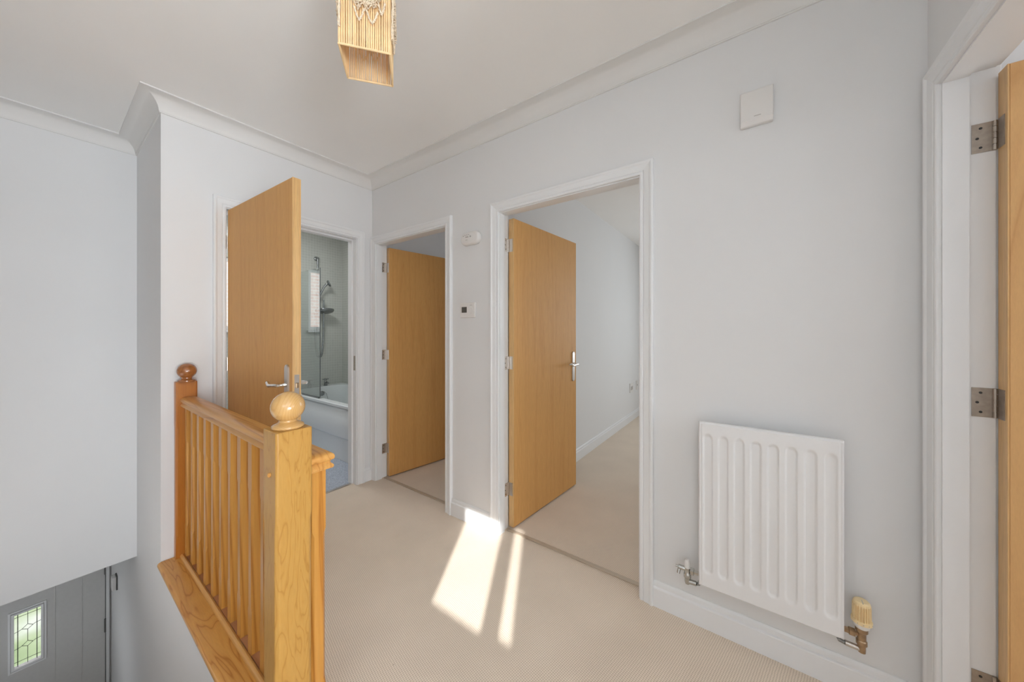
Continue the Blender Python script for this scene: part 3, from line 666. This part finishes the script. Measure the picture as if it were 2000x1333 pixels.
# ------------------------------------------------------------------ units on the landing wall
def rounded(mb, y0, y1, z0, z1, r, layers, n=10):
    rings = []
    for x, ins in layers:
        rg = []
        rr = max(r - ins, 0.001)
        for cy, cz, a0 in ((y1 - r, z1 - r, 0), (y0 + r, z1 - r, 90), (y0 + r, z0 + r, 180), (y1 - r, z0 + r, 270)):
            for k in range(n + 1):
                a = R(a0 + 90 * k / n); rg.append((x, cy + rr * math.cos(a), cz + rr * math.sin(a)))
        rings.append(rg)
    return mb.loft(rings)
co = tag(empty('carbon_monoxide_alarm', (XR, 1.50, 1.87)), 'white oval gas alarm on the wall between two doorways', 'alarm')
rounded(MB(), -0.081, 0.081, -0.043, 0.043, 0.041, [(0, 0.003), (-0.006, 0.0), (-0.022, 0.002), (-0.030, 0.008), (-0.033, 0.016)]).build('casing', M['plastic'], co, smooth=True)
mk = MB()
for k, y in enumerate((0.050, 0.034, 0.018, 0.002)): mk.lathe([(0.0035, -0.0322), (0.0035, -0.0340)], (0, y, 0.021 if k else 0.017), 10, axis='x')
mk.box(-0.0345, -0.032, 0.006, 0.030, 0.004, 0.011); mk.box(-0.0345, -0.032, 0.012, 0.030, -0.013, -0.010)
mk.build('indicator_marks', M['plasticgrey'], co)
MB().lathe([(0.006, -0.0325), (0.006, -0.0350)], (0, -0.012, 0.008), 16, axis='x').build('test_button', M['plasticgrey'], co)
th = tag(empty('thermostat', (XR, 1.536, 1.402)), 'white wall thermostat with a dark square display', 'thermostat')
rounded(MB(), -0.067, 0.067, -0.050, 0.050, 0.006, [(0, 0.001), (-0.003, 0.0), (-0.009, 0.001), (-0.011, 0.003)], 4).build('casing', M['plastic'], th, smooth=True)
MB().box(-0.0118, -0.010, 0.004, 0.050, -0.016, 0.022).build('display', M['lcd'], th)
MB().lathe([(0.021, -0.0108), (0.019, -0.0135), (0.0005, -0.0140)], (0, -0.034, -0.002), 30, axis='x').build('dial', M['plastic'], th, smooth=True)
MB().box(-0.0116, -0.0108, -0.044, -0.022, 0.030, 0.033).build('printed_mark', M['plasticgrey'], th)
mk = MB()
for k in range(5): mk.box(-0.0116, -0.0108, 0.057, 0.061, -0.016 + 0.009 * k, -0.012 + 0.009 * k)
mk.build('button_dots', M['plasticgrey'], th)
dc = tag(empty('doorbell_chime', (XR, -0.012, 2.14)), 'white box mounted high on the wall above the radiator', 'door chime')
mb = MB(); pts = [(0, -0.064), (0, 0.070), (-0.024, 0.070), (-0.028, 0.067), (-0.028, -0.048), (-0.018, -0.064)]
mb.loft([[(x, y, z) for x, z in pts] for y in (-0.0525, 0.0525)]); mb.build('housing', M['plastic'], dc, bevel=0.003)
MB().box(-0.0286, -0.0275, -0.014, 0.008, -0.036, -0.0335).build('printed_mark', M['plasticgrey'], dc)

# bedroom sockets
s1 = tag(empty('wall_socket', (4.86, 1.40, 0.465)), 'white socket plate low on the bedroom wall, larger of the pair', 'socket')
MB().box(-0.073, 0.073, -0.010, 0, -0.065, 0.065).build('face_plate', M['plastic'], s1, bevel=0.003)
MB().box(-0.045, -0.010, -0.0125, -0.010, -0.03, 0.02).box(0.015, 0.045, -0.0125, -0.010, -0.03, 0.02).build('socket_outlet', M['plasticgrey'], s1)
s2 = tag(empty('aerial_socket', (5.14, 1.40, 0.470)), 'narrow white outlet plate farther along the bedroom wall', 'socket')
MB().box(-0.045, 0.045, -0.010, 0, -0.065, 0.065).build('face_plate', M['plastic'], s2, bevel=0.003)
MB().lathe([(0.012, -0.010), (0.012, -0.014)], (0, 0, 0), 12, axis='y').build('socket_outlet', M['plasticgrey'], s2)

# ------------------------------------------------------------------ bathroom fittings
bt = tag(empty('bathtub', (2.04, 3.71, 0)), 'white bathtub with flat front panel along the tiled wall', 'bathtub')
bx0, bx1, by0, by1, bz = 1.680, 2.396, 2.860, 4.566, 0.560
def B_(o): o.matrix_parent_inverse = Matrix.Translation((-2.04, -3.71, 0)); return o
def rr_ring(x0, x1, y0, y1, r, z, n=8):
    rg = []
    for cx, cy, a0 in ((x1 - r, y1 - r, 0), (x0 + r, y1 - r, 90), (x0 + r, y0 + r, 180), (x1 - r, y0 + r, 270)):
        for k in range(n + 1):
            a = R(a0 + 90 * k / n); rg.append((cx + r * math.cos(a), cy + r * math.sin(a), z))
    return rg
mb = MB()
mb.loft([rr_ring(bx0 + 0.004, bx1, by0, by1, 0.006, bz - 0.032), rr_ring(bx0 - 0.012, bx1, by0, by1, 0.012, bz - 0.030), rr_ring(bx0 - 0.014, bx1, by0, by1, 0.012, bz - 0.006), rr_ring(bx0 - 0.008, bx1, by0, by1, 0.012, bz),
         rr_ring(bx0 + 0.050, bx1 - 0.055, by0 + 0.07, by1 - 0.11, 0.14, bz), rr_ring(bx0 + 0.062, bx1 - 0.066, by0 + 0.09, by1 - 0.125, 0.14, bz - 0.02), rr_ring(bx0 + 0.085, bx1 - 0.085, by0 + 0.22, by1 - 0.150, 0.16, bz - 0.22), rr_ring(bx0 + 0.12, bx1 - 0.12, by0 + 0.34, by1 - 0.18, 0.14, bz - 0.38), rr_ring(bx0 + 0.17, bx1 - 0.17, by0 + 0.42, by1 - 0.24, 0.10, bz - 0.40)], cap=False)
mb.bm.verts.ensure_lookup_table(); mb.poly(mb.bm.verts[-36:])
B_(mb.build('tub', M['bath'], bt, smooth=True))
mb = MB(); pp = [(0.030, 0.0), (0.030, 0.215), (0.018, 0.222), (0.004, 0.236), (0.000, 0.250), (0.000, 0.500), (0.008, 0.512), (0.020, 0.520), (0.050, 0.520), (0.050, 0.0)]
mb.loft([[(bx0 + x, y, z + 0.003) for x, z in pp] for y in (by0, by1)])
B_(mb.build('side_panel', M['bath'], bt, smooth=True))
ov = MB(); oc = (2.07, by1 - 0.138, 0.478)
ov.lathe([(0.030, 0.0), (0.030, -0.006), (0.022, -0.012), (0.010, -0.012)], oc, 24, axis='y')
ovo = B_(ov.build('overflow', M['darkchrome'], bt, smooth=True))
cpts = [(oc[0] + 0.02, oc[1] - 0.012, 0.50), (oc[0] + 0.045, oc[1] - 0.03, 0.47), (oc[0] + 0.055, oc[1] - 0.04, 0.40), (oc[0] + 0.045, oc[1] - 0.06, 0.33), (oc[0] + 0.0, oc[1] - 0.10, 0.26)]
MB().tube(cpts, 0.0022, 6).build('plug_chain', M['darkchrome'], ovo)
def tap(x, label):
    t = tag(empty('bath_tap', (x, 4.500, bz)), label, 'tap', 'pillar taps at the end of the bathtub')
    MB().lathe([(0.024, 0.0005), (0.024, 0.006), (0.016, 0.010), (0.015, 0.040), (0.018, 0.046), (0.013, 0.060), (0.010, 0.075)], (0, 0, 0), 20).tube([(0, 0, 0.036), (0.002, -0.030, 0.044), (0.003, -0.060, 0.042), (0.003, -0.068, 0.028)], [0.011, 0.011, 0.010, 0.010], 12).build('tap_body', M['darkchrome'], t, smooth=True)
    MB().tube([(-0.038, 0, 0.082), (0.038, 0, 0.082)], 0.0055, 8).tube([(0, -0.034, 0.082), (0, 0.034, 0.082)], 0.0055, 8).lathe([(0.010, 0.072), (0.012, 0.080), (0.008, 0.092)], (0, 0, 0), 14).build('cross_handle', M['darkchrome'], t, smooth=True)
tap(2.150, 'dark chrome cross head bath tap seen clear of the glass screen')
tap(1.955, 'chrome cross head bath tap seen through the glass screen')
# screen
sc = tag(empty('shower_screen', (1.698, 4.1, bz)), 'frameless glass shower screen standing on the bath rim', 'shower screen')
MB().box(-0.003, 0.003, 3.672 - 4.1, 4.562 - 4.1, 0.014, 1.367).build('glass_pane', M['screen'], sc)
MB().box(-0.0045, 0.0045, 3.667 - 4.1, 3.672 - 4.1, 0.014, 1.367).build('glass_edge', M['rubber'], sc)
MB().box(-0.006, 0.006, 3.69 - 4.1, 4.56 - 4.1, 0.001, 0.014).build('bottom_seal', M['rubber'], sc)
MB().box(-0.014, 0.014, 4.563 - 4.1, 4.5695 - 4.1, 0.014, 1.38).build('wall_channel', M['satin'], sc)
# shower
sh = tag(empty('shower_kit', (2.065, 4.57, 1.5)), 'chrome shower rail with hand shower, soap dish and looping hose', 'shower')
rl = MB().lathe([(0.0105, -0.22), (0.0105, 0.70)], (0, -0.045, 0), 16)
rl.lathe([(0.028, 0.0), (0.026, -0.012), (0.014, -0.020), (0.014, -0.058)], (0, 0, 0.695), 20, axis='y').lathe([(0.022, 0.0), (0.014, -0.012), (0.012, -0.055)], (0, 0, -0.21), 20, axis='y')
rl.build('riser_rail', M['darkchrome'], sh, smooth=True)
hs = MB(); hs.tube([(0.010, -0.060, 0.190), (0.030, -0.075, 0.260), (0.055, -0.090, 0.330), (0.085, -0.105, 0.372)], [0.010, 0.012, 0.013, 0.016], 12)
hm = Matrix.Translation((0.100, -0.112, 0.376)) @ Matrix.Rotation(R(62), 4, 'Y') @ Matrix.Rotation(R(25), 4, 'X')
hs.lathe([(0.012, -0.012), (0.036, -0.006), (0.044, 0.008), (0.042, 0.018), (0.030, 0.021)], (0, 0, 0), 24, mt=hm)
hs.box(-0.018, 0.022, -0.068, -0.030, 0.215, 0.255)
hs.build('hand_shower', M['darkchrome'], sh, smooth=True)
sd = MB(); rg = []
for z, k in ((0.0, 0.72), (0.006, 0.9), (0.020, 1.0), (0.030, 1.0), (0.030, 0.86), (0.012, 0.78)):
    rg.append([(0.058 + 0.112 * k * math.cos(2 * PI * i / 36), -0.105 + 0.085 * k * math.sin(2 * PI * i / 36), z * 1.3 - 0.22 * k * 0.085 * math.sin(2 * PI * i / 36)) for i in range(36)])
sd.loft(rg).build('soap_dish', M['darkchrome'], sh, smooth=True)
hp_ = []
A = Vector((0.012, -0.058, 0.185)); Bq = Vector((-0.018, -0.050, -0.05))
for k in range(33):
    t = k / 32
    x = 0.052 * math.cos(PI * t) + 0.006
    z = -0.565 + 0.0
    if t < 0.5: z += (1 - math.sin(PI * t)) ** 1.6 * 0.74
    else: z += (1 - math.sin(PI * t)) ** 1.6 * 0.55
    hp_.append((x + 0.004, -0.070, z + 0.0))
MB().tube(hp_, 0.0105, 12).build('shower_hose', M['darkchrome'], sh, smooth=True)

# ------------------------------------------------------------------ pendant lamp
LZ = 2.160; lw = 0.150; Lh = 0.30
lamp = tag(empty('pendant_lamp', (0.647, 1.063, LZ), R(-38.5)), 'square hanging lampshade of bamboo sticks with knotted macrame rope', 'lamp')
hw = lw / 2
random.seed(7)
for si in range(4):
    mt = Matrix.Rotation(R(90 * si), 4, 'Z')
    sm = MB(); nst = 23
    for k in range(nst):
        x = -hw + lw * (k + 0.5) / nst + random.uniform(-.0006, .0006); r = random.uniform(.0024, .0030)
        a = mt @ Vector((x, -hw, 0.004)); c = mt @ Vector((x + random.uniform(-.001, .001), -hw, Lh))
        sm.tube([a, c], r, 7)
    sp_ = sm.build('bamboo_side', M['bamboo'], lamp, smooth=True)
    for zz in (0.002, Lh): MB().tube([mt @ Vector((-hw, -hw, zz)), mt @ Vector((hw, -hw, zz))], 0.0034, 8).build('frame_rod', M['bamboo'], sp_, smooth=True)
    # knotted rope decoration on the outside of each side
    rp = MB(); yo = -hw - 0.007
    def twist(pts, r=0.0026):
        P = [Vector(p) for p in pts]; L = [P[0]]
        for p, q in zip(P, P[1:]):
            for j in range(1, 7): L.append(p.lerp(q, j / 6))
        for ph in (0, PI):
            rp.tube([mt @ (v + Vector((math.cos(i * 1.1 + ph), math.sin(i * 1.1 + ph), 0)) * r * 0.8) for i, v in enumerate(L)], r, 6)
    for k in range(7):
        x = -0.046 + 0.0155 * k; d = 0.095 - 0.012 * abs(k - 3)
        twist([(x, yo, Lh), (x + random.uniform(-.004, .004), yo, Lh - 0.08), (x + random.uniform(-.004, .004), yo - 0.001, 0.135 + 0.012 * abs(k - 3))])
    for k in range(95):
        a = random.uniform(0, 2 * PI); q = random.random() ** 0.5
        cx, cz = 0.043 * q * math.cos(a), 0.168 + 0.052 * q * math.sin(a); rr = random.uniform(.004, .0075); tl = random.uniform(-.6, .6)
        pts = [(cx + rr * math.cos(t), yo - 0.003 + 0.005 * math.sin(t * 2 + tl), cz + rr * math.sin(t + tl * 2)) for t in [2 * PI * j / 10 for j in range(11)]]
        rp.tube([mt @ Vector(p) for p in pts], 0.0018, 6)
    for x0, x1, zb in ((-0.030, 0.000, 0.082), (0.006, 0.040, 0.080), (-0.060, -0.030, 0.150), (0.040, 0.062, 0.115)):
        twist([(x0, yo, zb + 0.040), ((x0 * 3 + x1) / 4, yo, zb + 0.014), ((x0 + x1) / 2, yo, zb), ((x0 + 3 * x1) / 4, yo, zb + 0.014), (x1, yo, zb + 0.040)], 0.0022)
    twist([(-hw + 0.004, yo + 0.004, Lh), (-hw + 0.004, yo - 0.002, 0.16), (-hw + 0.002, yo, 0.05)], 0.0024)
    rp.build('macrame_rope', M['rope'], lamp, smooth=True)
MB().tube([(0, 0, Lh - 0.07), (0, 0, ZC - LZ - 0.02)], 0.003, 8).build('flex', M['plastic'], lamp)
MB().lathe([(0.040, ZC - LZ - 0.001), (0.040, ZC - LZ - 0.012), (0.015, ZC - LZ - 0.030), (0.006, ZC - LZ - 0.034)], (0, 0, 0), 24).build('ceiling_rose', M['plastic'], lamp, smooth=True)
lh = MB().lathe([(0.008, Lh - 0.070), (0.017, Lh - 0.085), (0.017, Lh - 0.120)], (0, 0, 0), 18).build('lamp_holder', M['plastic'], lamp, smooth=True)
MB().lathe([(0.012, Lh - 0.1205), (0.014, Lh - 0.135), (0.024, Lh - 0.165), (0.025, Lh - 0.185), (0.015, Lh - 0.205), (0.001, Lh - 0.210)], (0, 0, 0), 20).build('light_bulb', M['bulb'], lamp, smooth=True)
MB().box(-hw, hw, -0.002, 0.002, Lh - 0.002, Lh + 0.002).box(-0.002, 0.002, -hw, hw, Lh - 0.002, Lh + 0.002).build('cross_bar', M['bamboo'], lamp)
